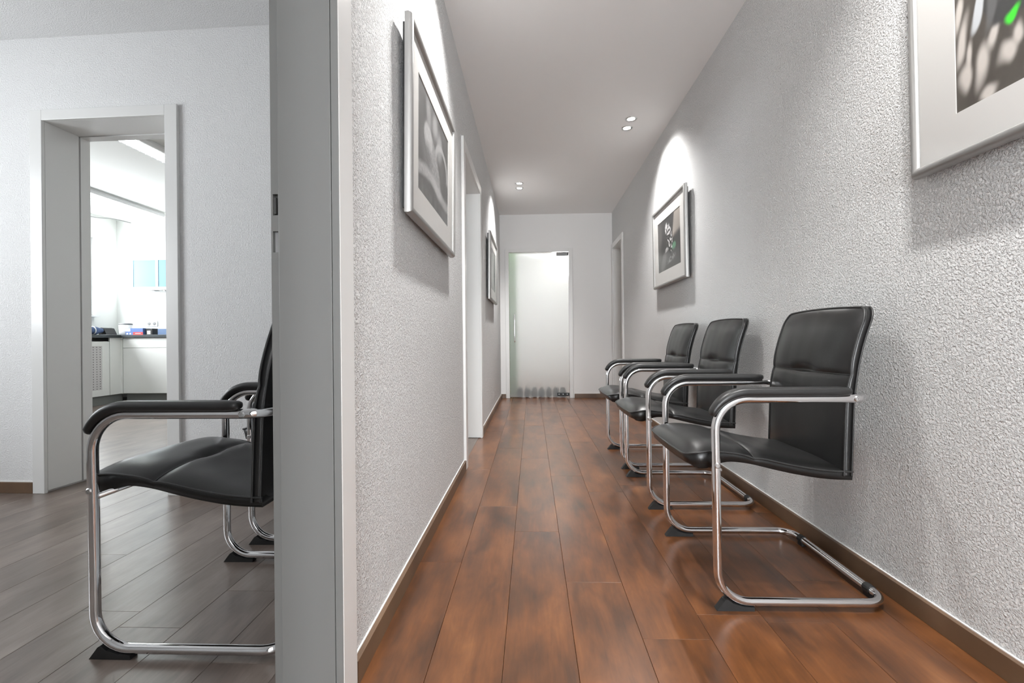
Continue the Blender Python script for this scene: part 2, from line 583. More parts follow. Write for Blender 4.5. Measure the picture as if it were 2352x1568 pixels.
baseboard('baseboard_right', XR - 0.016, XR, YB, 5.70, 'brown wood baseboard along the right corridor wall behind the chairs', 'y', 1)
baseboard('baseboard_left', XL, XL + 0.016, 1.09, 2.93, 'brown wood baseboard along the near left corridor wall', 'y', -1)
baseboard('baseboard_left', XL, XL + 0.016, 3.965, YE, 'short brown baseboard on the left beyond the middle doorway', 'y', -1)
baseboard('baseboard_end', XL + 0.016, -0.355, YE - 0.016, YE, 'tiny brown baseboard left of the glass door', 'x', 1)
baseboard('baseboard_end', 0.575, XR, YE - 0.016, YE, 'brown baseboard right of the glass door', 'x', 1)
for (a, b, lb) in ((-1.835 + 1.37, -0.58 + 1.37, 'brown baseboard of the side room behind the chair backs'),
                   (-3.85 + 1.37, -2.672 + 1.37, 'brown baseboard at the far left of the side room')):
    o = baseboard('baseboard_back', a, b, -0.016, 0, lb, 'x', 1)
    p = back.matrix_basis
    mw = Matrix.Translation((-1.37, 2.43, 0)) @ Matrix.Rotation(math.radians(-1.6), 4, 'Z')
    o.matrix_world = mw @ Matrix.Translation(((a + b) / 2, -0.008, 0))

# ------------------------------------------------------------------ door frames
# near doorway in the left wall: far jamb with rebate and strike openings, casing towards the corridor
t = empty('trim_1', (XL, 1.0, 0))
struct(t, 'white door frame, its jamb coloured in shade grey, cutting through the picture, with latch openings', 'door frame')
jx0, jx1 = -0.553 - XL, -0.402 - XL
boxes('jamb_lining', M['trim_shade'], t, (jx0 + 0.019, jx1 - 0.018, -0.006, 0.016, 0.0, 2.02), bev=0.001)
boxes('casing_shade_strip', M['trim_shade'], t, (0.0048, jx1 - 0.0008, -0.0066, -0.0042, 0.0, 2.0), bev=0.0008)  # thin strip that paints the shade on the casing's side face
s0, s1 = jx0, jx0 + 0.0188
hs = [(0.988, 1.033), (1.067, 1.112)]
a, b = s0 + 0.004, s1 - 0.0035
boxes('rebate_strip', M['trim_shade'], t,
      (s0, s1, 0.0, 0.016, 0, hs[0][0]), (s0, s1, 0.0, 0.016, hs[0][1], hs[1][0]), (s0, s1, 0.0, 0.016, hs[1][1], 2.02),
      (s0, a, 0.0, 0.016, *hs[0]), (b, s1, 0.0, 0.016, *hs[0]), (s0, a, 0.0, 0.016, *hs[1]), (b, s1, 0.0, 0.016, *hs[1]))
tag(boxes('strike_recess', M['grey'], t, (a, b, 0.009, 0.0155, *hs[0])), 'grey lower strike opening')
tag(boxes('strike_recess', M['dark'], t, (a, b, 0.012, 0.0155, *hs[1]), (a, a + 0.005, 0.004, 0.012, hs[1][0] + 0.004, hs[1][1] - 0.006)), 'dark upper latch opening')
boxes('casing', M['trim'], t, (0.0037, jx1, -0.004, 0.073, 0, 2.07), (0.0, jx1 - 0.0005, -0.96, -0.004, 1.985, 2.07),
      (0.0, jx1 - 0.0005, -0.96, -0.88, 0, 1.985), bev=0.002)
boxes('jamb_lining', M['trim_shade'], t, (jx0, jx1 - 0.001, -0.895, -0.88, 0, 1.985))
boxes('head_lining', M['trim_shade'], t, (jx0, jx1 - 0.001, -0.88, -0.006, 1.985, 2.0))

# middle doorway
t = empty('trim_2', (XL, 3.44, 0))
struct(t, 'white frame of the middle doorway in the left corridor wall', 'door frame')
lx0 = XLR - XL
for s in (-1, 1):
    yy = s * 0.44
    boxes('jamb_lining', M['trim'], t, (lx0 - 0.002, 0.001, min(yy, yy + s * 0.015), max(yy, yy + s * 0.015), 0.006, DZ))
    boxes('casing', M['trim'], t, (0.0, 0.018, min(yy, yy + s * 0.072), max(yy, yy + s * 0.072), 0, DZ + 0.07), bev=0.003)
boxes('head_lining', M['trim'], t, (lx0 - 0.002, 0.001, -0.44, 0.44, DZ, DZ + 0.014))
boxes('head_casing', M['trim'], t, (0.0, 0.018, -0.44, 0.44, DZ, DZ + 0.07), bev=0.003)

# right doorway at the far end with a closed white door
t = empty('trim_3', (XR, 6.1, 0))
struct(t, 'white door frame in the right wall near the corridor end', 'door frame')
boxes('jamb_lining', M['trim'], t, (0.0, 0.12, 0.345, 0.36, 0, 2.01))
boxes('jamb_lining', M['trim'], t, (0.0, 0.12, -0.29, -0.275, 0, 2.01))
boxes('head_lining', M['trim'], t, (0.0, 0.12, -0.275, 0.345, 1.995, 2.01))
boxes('casing', M['trim'], t, (-0.016, 0.0, -0.36, -0.285, 0, 2.065), bev=0.003)
boxes('head_casing', M['trim'], t, (-0.016, 0.0, -0.285, 0.42, 2.0, 2.065), bev=0.003)
boxes('casing', M['trim'], t, (-0.016, 0.0, 0.35, 0.42, 0, 2.0), bev=0.003)
d = empty('door_2', (XR + 0.10, 6.1, 0))
struct(d, 'closed white door set back in the right wall', 'door')
boxes('door_leaf', M['trim'], d, (0.0, 0.04, -0.268, 0.334, 0.008, 1.985))
boxes('door_gap_strip', M['black'], d, (0.002, 0.02, 0.3345, 0.3445, 0.0, 1.99), (0.002, 0.02, -0.2745, 0.3345, 1.9855, 1.9945))  # black strips filling the gap around the leaf

# kitchen doorway frame (shares the askew wall)
mwB = Matrix.Translation((-1.37, 2.43, 0)) @ Matrix.Rotation(math.radians(-1.6), 4, 'Z')
t = empty('trim_4')
t.matrix_world = mwB
struct(t, 'white frame of the kitchen doorway in the side room', 'door frame')
CW = 0.068
for (e, s, nm) in ((bx0, -1, 'l'), (bx1, 1, 'r')):
    boxes('casing', M['trim'], t, (min(e, e + s * CW), max(e, e + s * CW), -0.018, 0.0, 0, KT + 0.055), bev=0.002)
    boxes('jamb_lining', M['trim'], t, (min(e, e + s * 0.014), max(e, e + s * 0.014), 0.001, 0.190, 0.012, KT), bev=0.001)
    boxes('door_stop', M['trim'], t, (min(e - s * 0.004, e + s * 0.014), max(e - s * 0.004, e + s * 0.014), 0.196, TH + 0.004, 0.012, KT - 0.004), bev=0.001)
boxes('head_casing', M['trim'], t, (bx0, bx1, -0.018, 0.0, KT, KT + 0.055), bev=0.002)
boxes('head_lining', M['trim'], t, (bx0, bx1, 0.001, 0.190, KT, KT + 0.014))
boxes('head_stop', M['trim'], t, (bx0, bx1, 0.196, TH + 0.004, KT - 0.004, KT + 0.014))

# glass door at the corridor end
t = empty('trim_5', ((DX0 + DX1) / 2, YE, 0))
struct(t, 'narrow white frame around the frosted glass door', 'door frame')
hw = (DX1 - DX0) / 2
boxes('side_frame', M['trim'], t, (-hw - 0.05, -hw, -0.014, 0.05, 0, DTOP + 0.045), bev=0.002)
boxes('side_frame', M['trim'], t, (hw, hw + 0.05, -0.014, 0.05, 0, DTOP + 0.045), bev=0.002)
boxes('head_frame', M['trim'], t, (-hw, hw, -0.014, 0.05, DTOP, DTOP + 0.045), bev=0.002)
d = empty('door_1', ((DX0 + DX1) / 2, YE + 0.025, 0))
struct(d, 'frosted glass door with bar handle at the corridor end', 'door')
gp = boxes('glass_panel', M['pane'], d, (-hw + 0.004, hw - 0.004, -0.004, 0.004, 0.012, DTOP - 0.004))
gp.data.materials.append(M['frost'])          # etched on the corridor side, clear on the other
for f_ in gp.data.polygons:
    if f_.normal.y < -0.5:
        f_.material_index = 1
tag(boxes('pivot_fitting', M['grey'], d, (hw - 0.164, hw - 0.012, -0.016, 0.016, DTOP - 0.052, DTOP - 0.006), bev=0.001), 'steel top pivot clamp')
tag(boxes('pivot_gap', M['black'], d, (hw - 0.160, hw - 0.003, -0.0165, 0.0, DTOP - 0.012, DTOP - 0.003), (hw - 0.014, hw - 0.003, -0.0165, 0.0, DTOP - 0.05, DTOP - 0.003)), 'black edge of the top pivot clamp')
pf = tag(boxes('pivot_fitting', M['black'], d, (hw - 0.168, hw - 0.004, -0.018, 0.018, 0.022, 0.068), bev=0.001), 'black bottom pivot clamp')
for k in range(3):
    bm = bmesh.new()
    lathe(bm, [(0.0055, -0.020), (0.0055, -0.0175)], (hw - 0.145 + k * 0.055, 0, 0.05), 10, 'y')
    from_bm('screw', bm, M['steel'], pf)
bm = bmesh.new()
hp = fillet([(-hw + 0.072, -0.004, 0.765), (-hw + 0.072, -0.055, 0.765), (-hw + 0.072, -0.055, 1.14), (-hw + 0.072, -0.004, 1.14)], [0, 0.02, 0.02, 0], n=6)
sweep(bm, hp, 0.0105, 12)
from_bm('bar_handle', bm, M['chrome'], d, True)

# ------------------------------------------------------------------ room behind the glass door
struct(boxes('wall_beyond', M['smooth'], None, (-1.7, 2.1, 9.2, 9.3, 0, HC), (-1.7, -1.6, 6.65, 9.2, 0, HC), (2.0, 2.1, 6.65, 9.2, 0, HC),
             (-1.6, XLR, 6.65 + 0.36, 6.65 + 0.40, 0, HC), (XR + 0.2, 2.0, 6.65, 6.75, 0, HC)),
       'white walls of the room blurred behind the glass door', 'wall')
struct(boxes('ceiling', M['ceil'], None, (-1.7, 2.1, 6.65, 9.3, HC, HC + 0.1)), 'white ceiling of the room behind the glass door', 'ceiling')
g = empty('globe_lamp', (0.48, 7.05, 1.88))
tag(g, 'round glowing lamp blurred behind the top right of the glass door', 'lamp')
bm = bmesh.new(); bmesh.ops.create_uvsphere(bm, u_segments=24, v_segments=14, radius=0.15)
from_bm('globe', bm, M['globeglow'], g, True)
bm = bmesh.new(); sweep(bm, [(0, 0, 0.145), (0, 0, HC - 1.88)], 0.006, 8)
from_bm('pendant_rod', bm, M['steel'], g)
# ceiling panel added to light that room
cl = empty('fill_panel_lamp', (0.2, 8.0, HC))
tag(cl, 'square ceiling lamp added to brighten the room behind the glass door', 'lamp')
boxes('housing', M['white'], cl, (-0.4, 0.4, -0.4, 0.4, -0.03, 0))
boxes('diffuser', M['panelglow'], cl, (-0.37, 0.37, -0.37, 0.37, -0.035, -0.0301))
bm = bmesh.new()
P = [(-0.36 + 0.020 * k, 6.83 + 0.012 * math.sin(k * 1.7), 0) for k in range(9)]
A = [bm.verts.new((x, y, 0.01)) for x, y, z in P] + [bm.verts.new((x, y + 0.012, 0.01)) for x, y, z in P[::-1]]
f = bm.faces.new(A)
ex = bmesh.ops.extrude_face_region(bm, geom=[f])
bmesh.ops.translate(bm, verts=[v for v in ex['geom'] if isinstance(v, bmesh.types.BMVert)], vec=(0, 0, 2.1))
tag(from_bm('curtain', bm, M['palegreen'], None), 'pale green strip blurred behind the left edge of the glass door', 'curtain')
for k in range(7):
    bm = bmesh.new()
    bmesh.ops.create_icosphere(bm, subdivisions=2, radius=1)
    for v in bm.verts:
        n_ = mnoise.noise(Vector(v.co) * 1.3 + Vector((k * 5, 0, 0)))
        v.co = Vector((v.co.x * 0.047, v.co.y * 0.05, max(-0.6, v.co.z) * 0.09)) * (1 + 0.15 * n_)
    o = from_bm('floor_stone', bm, M['brownstone'], None, True)
    o.location = (-0.165 + k * 0.098, 6.635, 0.062)
    tag(o, ('leftmost', 'second from left', 'third from left', 'middle', 'third from right', 'second from right', 'rightmost')[k] + ' brown rounded shape blurred behind the bottom of the glass door', 'stone', 'brown shapes behind the glass door')

# ------------------------------------------------------------------ recessed spots
def make_spot(name, loc, aim, label, group, power=None):
    r = empty(name, loc)
    tag(r, label, 'lamp', group)
    bm = bmesh.new()
    lathe(bm, [(0.030, 0.0), (0.030, -0.003), (0.042, -0.0045), (0.046, -0.001), (0.046, 0.0)], (0, 0, 0), 28)
    # hollow the middle: remove the caps
    bmesh.ops.delete(bm, geom=[f for f in bm.faces if len(f.verts) > 4], context='FACES')
    from_bm('trim_ring', bm, M['steel'], r, True)
    bm = bmesh.new()
    lathe(bm, [(0.004, -0.0025), (0.022, -0.0035), (0.0285, -0.0015), (0.0285, -0.0005)], (0, 0, 0), 24)
    from_bm('bulb', bm, M['lampglow'], r, True)
    ld = bpy.data.lights.new('spot_light', 'SPOT')
    ld.energy = power or SPOT_W
    ld.color = SPOT_COL
    ld.spot_size = math.radians(118)
    ld.spot_blend = 1.0
    ld.shadow_soft_size = 0.028
    o = bpy.data.objects.new('spot_light', ld)
    C.objects.link(o)
    o.parent = r
    o.location = (0, 0, -0.02)
    o.rotation_euler = Vector(aim).to_track_quat('-Z', 'Y').to_euler()
    return r


G = 'recessed ceiling spots'
aimR, aimL = (0.20, 0, -1), (-0.20, 0, -1)
make_spot('ceiling_spot', (0.788, 3.75, HC), aimR, 'nearer spot of the pair in the ceiling above the far right picture', G)
make_spot('ceiling_spot', (0.787, 3.911, HC), aimR, 'farther spot of the pair in the ceiling above the far right picture', G)
make_spot('ceiling_spot', (-0.118, 5.221, HC), aimL, 'nearer spot of the small far pair at the left of the ceiling', G)
make_spot('ceiling_spot', (-0.120, 5.386, HC), aimL, 'farther spot of the small far pair at the left of the ceiling', G)
OG = 'spots overhead out of view'
for (x, y, am, lb) in ((-0.118, 1.93, aimL, 'nearer overhead spot lighting the lizard picture'),
                       (-0.118, 2.09, aimL, 'farther overhead spot lighting the lizard picture'),
                       (0.788, 0.86, aimR, 'nearer overhead spot lighting the picture with the green patch'),
                       (0.788, 1.02, aimR, 'farther overhead spot lighting the picture with the green patch'),
                       (-0.118, -1.5, aimL, 'first added fill spot of the left pair behind the viewer'),  # from here on, unseen spots added to light the corridor
                       (-0.118, -1.34, aimL, 'second added fill spot of the left pair behind the viewer'),
                       (0.788, -2.1, aimR, 'single added fill spot on the right behind the viewer')):
    make_spot('ceiling_spot', (x, y, HC), am, lb, OG)

# ------------------------------------------------------------------ framed pictures
def sstep(a, b, x):
    if a == b: return 1.0 if x > a else 0.0
    t_ = min(1, max(0, (x - a) / (b - a)))
    return t_ * t_ * (3 - 2 * t_)


def blob(x, y, cx, cy, rx, ry, ang=0, soft=0.3):
    dx, dy = x - cx, (y - cy)
    c, s = math.cos(ang), math.sin(ang)
    u = (dx * c + dy * s) / rx; v = (-dx * s + dy * c) / ry
    return 1 - sstep(1 - soft, 1 + soft, math.hypot(u, v))


def nz(x, y, s, o=0):
    return 0.5 + 0.5 * mnoise.noise(Vector((x * s, y * s, o)))


def lerp(a, b, t_):
    return tuple(p + (q - p) * t_ for p, q in zip(a, b))


def g3(v, w_=0.0):
    return (v * (1 + w_), v, v * (1 - w_))


def paint_lizard(x, y):
    a = 1.5
    c = g3(0.20 + 0.16 * nz(x * 2.2, y, 3, 1) - 0.06 * x)
    c = lerp(c, g3(0.55), 0.8 * blob(x, y, 0.30, 0.84, 0.07, 0.14, 0.2, 0.7))
    c = lerp(c, g3(0.60), 0.8 * blob(x, y, 0.50, 0.84, 0.08, 0.12, -0.3, 0.6))
    c = lerp(c, g3(0.56), 0.8 * blob(x, y, 0.66, 0.72, 0.09, 0.16, -0.2, 0.5))
    # curled tail: pale ring
    r = math.hypot((x - 0.74) / 0.22, (y - 0.52) / 0.22)
    c = lerp(c, g3(0.62), 0.9 * (1 - sstep(0.08, 0.2, abs(r - 1))) * sstep(0.42, 0.5, y))
    # head and body
    tex = 0.5 * nz(x, y, 26, 3) + 0.5 * nz(x, y, 48, 5)
    c = lerp(c, g3(0.24 + 0.5 * tex), blob(x, y, 0.45, 0.44, 0.36, 0.15, -0.85, 0.18))
    c = lerp(c, g3(0.52 + 0.3 * tex), blob(x, y, 0.29, 0.60, 0.12, 0.13, 0.2, 0.2))
    c = lerp(c, g3(0.2 + 0.3 * tex), 0.8 * blob(x, y, 0.28, 0.40, 0.12, 0.14, 0, 0.4))
    # fuzzy branch
    br = 0.20 + 0.05 * math.sin(x * 5) + 0.05 * x
    c = lerp(c, g3(0.75), (1 - sstep(0.02, 0.09, abs(y - br))) * (0.45 + 0.5 * nz(x, y, 30, 9)))
    c = lerp(c, g3(0.18 + 0.22 * nz(x * 2.5, y * 0.7, 5, 4)), 1 - sstep(0.07, 0.15, y))
    return c


def paint_frog(x, y):
    c = g3(0.085 + 0.04 * nz(x, y, 3, 2), 0.03)
    c = lerp(c, g3(0.26, 0.04), 0.8 * blob(x, y, 0.05, 0.66, 0.13, 0.42, -0.1, 0.7))
    # big pale leaf from the top right
    d_ = (x - 0.62) + 0.30 * (1 - y)
    leaf = sstep(0.02, 0.07, x - 0.62 - 0.22 * (y - 0.6)) * sstep(0.48, 0.60, y - 0.25 * (x - 0.62))
    c = lerp(c, g3(0.40 + 0.14 * nz(x, y, 4, 7), 0.08), leaf)
    n_ = nz(x, y, 20, 1)
    body = blob(x, y, 0.55, 0.55, 0.11, 0.30, 0.18, 0.25)
    c = lerp(c, g3(0.05), body)
    sp = sstep(0.50, 0.58, n_) * body
    c = lerp(c, g3(0.80), sp)
    c = lerp(c, g3(0.82), blob(x, y, 0.40, 0.80, 0.05, 0.10, -0.2, 0.3) * sstep(0.35, 0.5, n_))
    c = lerp(c, g3(0.78), blob(x, y, 0.50, 0.74, 0.10, 0.035, -0.5, 0.3) * sstep(0.3, 0.5, n_))
    c = lerp(c, (0.30, 0.62, 0.42), 0.7 * blob(x, y, 0.73, 0.38, 0.08, 0.07, 0.3, 0.4))
    c = lerp(c, g3(0.75), blob(x, y, 0.40, 0.38, 0.07, 0.04, 0.4, 0.4) * sstep(0.35, 0.5, n_))
    c = lerp(c, g3(0.70), blob(x, y, 0.60, 0.17, 0.18, 0.05, 0.25, 0.4) * sstep(0.4, 0.52, n_))
    c = lerp(c, g3(0.22), (1 - sstep(0.30, 0.36, y)) * 0.55 * (1 - body))
    c = lerp(c, g3(0.42), 0.6 * blob(x, y, 0.26, 0.16, 0.10, 0.20, -0.5, 0.6))
    return c


def paint_macro(x, y):
    y += 0.10
    x0_ = x
    x += 0.018 * mnoise.noise(Vector((x0_ * 16, y * 5, 2.0)))
    y += 0.05 * mnoise.noise(Vector((x0_ * 18, y * 5, 7.0)))
    c = g3(0.15 + 0.08 * nz(x * 3, y, 4, 4), 0.10)
    s_ = nz(x * 5.5 + y * 0.8, y * 0.9, 4.6, 11)
    c = lerp(c, g3(0.60, 0.07), 0.8 * sstep(0.58, 0.76, s_) * sstep(0.2, 0.32, x))
    for (bx_, by_, rx_, ry_, an) in ((0.030, 0.50, 0.020, 0.13, -0.10), (0.042, 0.27, 0.022, 0.085, -0.08), (0.115, 0.31, 0.026, 0.115, -0.07),
                                     (0.165, 0.45, 0.022, 0.075, -0.15), (0.213, 0.29, 0.032, 0.055, -0.1), (0.018, 0.70, 0.012, 0.12, -0.1),
                                     (0.255, 0.36, 0.02, 0.05, -0.1), (0.062, 0.42, 0.012, 0.10, -0.12), (0.145, 0.13, 0.03, 0.04, 0.1)):
        c = lerp(c, g3(0.86, 0.05), 0.9 * blob(x, y, bx_, by_, rx_, ry_, an, 0.55))
    # smooth dark body with a pale facet and a green patch
    c = lerp(c, g3(0.16), blob(x, y, 0.235, 0.64, 0.115, 0.19, 0.12, 0.10))
    c = lerp(c, g3(0.34), 0.7 * blob(x, y, 0.165, 0.62, 0.02, 0.13, -0.25, 0.4))
    c = lerp(c, g3(0.82, -0.03), blob(x, y, 0.112, 0.66, 0.026, 0.11, -0.24, 0.18))
    c = lerp(c, (0.16, 1.0, 0.12), blob(x, y, 0.238, 0.475, 0.022, 0.032, -0.3, 0.5))
    return c


def paint_pale(x, y):  # grey-white wash of reflections painted into the print
    c = g3(0.45 + 0.2 * nz(x, y, 3, 8))
    c = lerp(c, g3(0.18), 0.85 * blob(x, y, 0.80, 0.5, 0.16, 0.5, 0, 0.4))
    c = lerp(c, g3(0.7), 0.7 * blob(x, y, 0.35, 0.35, 0.2, 0.25, 0.4, 0.6))
    return c


FW, FH = 0.87, 0.645
PW, PH = 0.60, 0.405


def make_picture(loc, side, label, paint, lean, nx=170, ny=115):
    r = empty('framed_picture', loc)
    # local x = to the viewer's right, y = up, z = out of the wall
    if side == 'R':
        rot = Matrix(((0, 0, -1), (-1, 0, 0), (0, 1, 0))).to_4x4()
    else:
        rot = Matrix(((0, 0, 1), (1, 0, 0), (0, 1, 0))).to_4x4()
    r.matrix_world = Matrix.Translation(loc) @ rot @ Matrix.Rotation(lean, 4, 'X')
    tag(r, label, 'picture', 'silver framed photographs in the corridor')
    prof = [(0.0, 0.0), (-0.001, 0.012), (0.002, 0.021), (0.007, 0.026), (0.013, 0.0275), (0.019, 0.0255), (0.023, 0.021), (0.024, 0.012), (0.024, 0.0)]
    bm = bmesh.new()
    hw_, hh = FW / 2, FH / 2
    rings = []
    for (sx, sy) in ((-1, -1), (1, -1), (1, 1), (-1, 1)):
        rings.append([bm.verts.new((sx * (hw_ - o), sy * (hh - o), z)) for o, z in prof])
    for i in range(4):
        A, B = rings[i], rings[(i + 1) % 4]
        for k in range(len(prof)):
            k2 = (k + 1) % len(prof)
            f_ = bm.faces.new((A[k], B[k], B[k2], A[k2]))
            f_.smooth = True
    o = from_bm('frame', bm, M['alu'], r)
    mod = o.modifiers.new('edges', 'EDGE_SPLIT'); mod.split_angle = math.radians(50)
    # mat board with a window
    bm = bmesh.new()
    a, b = hw_ - 0.0235, hh - 0.0235
    p, q = PW / 2, PH / 2
    box(bm, -a, -p, -b, b, 0.004, 0.0135); box(bm, p, a, -b, b, 0.004, 0.0135)
    box(bm, -p, p, -b, -q, 0.004, 0.0135); box(bm, -p, p, q, b, 0.004, 0.0135)
    from_bm('mat_board', bm, M['matboard'], r)
    # print
    me = bpy.data.meshes.new('print')
    vv = [(-p + PW * i / nx, -q + PH * j / ny, 0.011) for j in range(ny + 1) for i in range(nx + 1)]
    ff = [(j * (nx + 1) + i, j * (nx + 1) + i + 1, (j + 1) * (nx + 1) + i + 1, (j + 1) * (nx + 1) + i) for j in range(ny) for i in range(nx)]
    me.from_pydata(vv, [], ff)
    ca = me.color_attributes.new('ink', 'FLOAT_COLOR', 'POINT')
    for k, v in enumerate(vv):
        c = paint(v[0] / PW + 0.5, v[1] / PH + 0.5)
        ca.data[k].color = (*[max(0.0, min(1.0, 0.75 * t_ ** 1.45)) for t_ in c], 1)
    link('print', me, M['print'], r)
    boxes('glass_pane', M['pane'], r, (-a, a, -b, b, 0.015, 0.0165))
    boxes('back_board', M['black'], r, (-hw_ + 0.02, hw_ - 0.02, -hh + 0.02, hh - 0.02, -0.011, -0.0005))
    return r


make_picture((XL + 0.021, 1.96, 1.535), 'L', 'large silver framed black and white photo of a lizard on the left wall', paint_lizard, -0.012 * -1)
make_picture((XL + 0.021, 4.94, 1.51), 'L', 'silver framed picture seen edge-on beyond the middle doorway', paint_pale, 0.012, 40, 30)
make_picture((XR - 0.021, 3.76, 1.54), 'R', 'silver framed dark photo of a spotted frog above the chairs', paint_frog, 0.012, 150, 105)
make_picture((XR - 0.021, 0.945, 1.555), 'R', 'silver framed blurred photo with a green patch, cut off at the right edge', paint_macro, 0.012, 240, 130)


# ------------------------------------------------------------------ chairs
def interp(tab, x):
    if x <= tab[0][0]: return tab[0][1]
    for (a, fa), (b, fb) in zip(tab, tab[1:]):
        if x <= b:
            t_ = (x - a) / (b - a)
            return fa + (fb - fa) * t_
    return tab[-1][1]


def smooth_interp(tab, x):
    # Catmull style monotone-ish smoothing
    if x <= tab[0][0]: return tab[0][1]
    if x >= tab[-1][0]: return tab[-1][1]
    for i in range(len(tab) - 1):
        a, fa = tab[i]; b, fb = tab[i + 1]
        if x <= b:
            def slope(k):
                if k <= 0: return (tab[1][1] - tab[0][1]) / (tab[1][0] - tab[0][0])
                if k >= len(tab) - 1: return (tab[-1][1] - tab[-2][1]) / (tab[-1][0] - tab[-2][0])
                return (tab[k + 1][1] - tab[k - 1][1]) / (tab[k + 1][0] - tab[k - 1][0])
            h = b - a; t_ = (x - a) / h
            m0, m1 = slope(i) * h, slope(i + 1) * h
            return ((2 * t_ ** 3 - 3 * t_ ** 2 + 1) * fa + (t_ ** 3 - 2 * t_ ** 2 + t_) * m0 + (-2 * t_ ** 3 + 3 * t_ ** 2) * fb + (t_ ** 3 - t_ ** 2) * m1)
    return tab[-1][1]


CWID = 0.265     # half distance between the side tubes
SW = 0.226       # half seat width
TR = 0.0125


def grid_slab(top, bot, nu, nv):
    """closed cushion from two grids of points top[i][j], bot[i][j] that meet at no edge (side faces added)"""
    bm = bmesh.new()
    A = [[bm.verts.new(p) for p in row] for row in top]
    B = [[bm.verts.new(p) for p in row] for row in bot]
    for i in range(nu - 1):
        for j in range(nv - 1):
            bm.faces.new((A[i][j], A[i + 1][j], A[i + 1][j + 1], A[i][j + 1]))
            bm.faces.new((B[i][j], B[i][j + 1], B[i + 1][j + 1], B[i + 1][j]))
    for i in range(nu - 1):
        bm.faces.new((A[i][0], B[i][0], B[i + 1][0], A[i + 1][0]))
        bm.faces.new((A[i][-1], A[i + 1][-1], B[i + 1][-1], B[i][-1]))
    for j in range(nv - 1):
        bm.faces.new((A[0][j], A[0][j + 1], B[0][j + 1], B[0][j]))
        bm.faces.new((A[-1][j], B[-1][j], B[-1][j + 1], A[-1][j + 1]))
    return bm


def clustered(a, b, n, at):
    us = [a + (b - a) * k / (n - 1) for k in range(n)]
    for c in at:
        us = [u for u in us if abs(u - c) > 0.012]
        us += [c + d_ for d_ in (-0.010, -0.006, -0.0032, -0.0014, 0, 0.0014, 0.0032, 0.006, 0.010)]
    us += [a + (b - a) * e for e in (0.006, 0.015, 0.985, 0.994)]
    return sorted(set(us))


def vlist(n):
    v = [math.sin((-0.5 + k / (n - 1)) * PI) for k in range(n)]
    return v


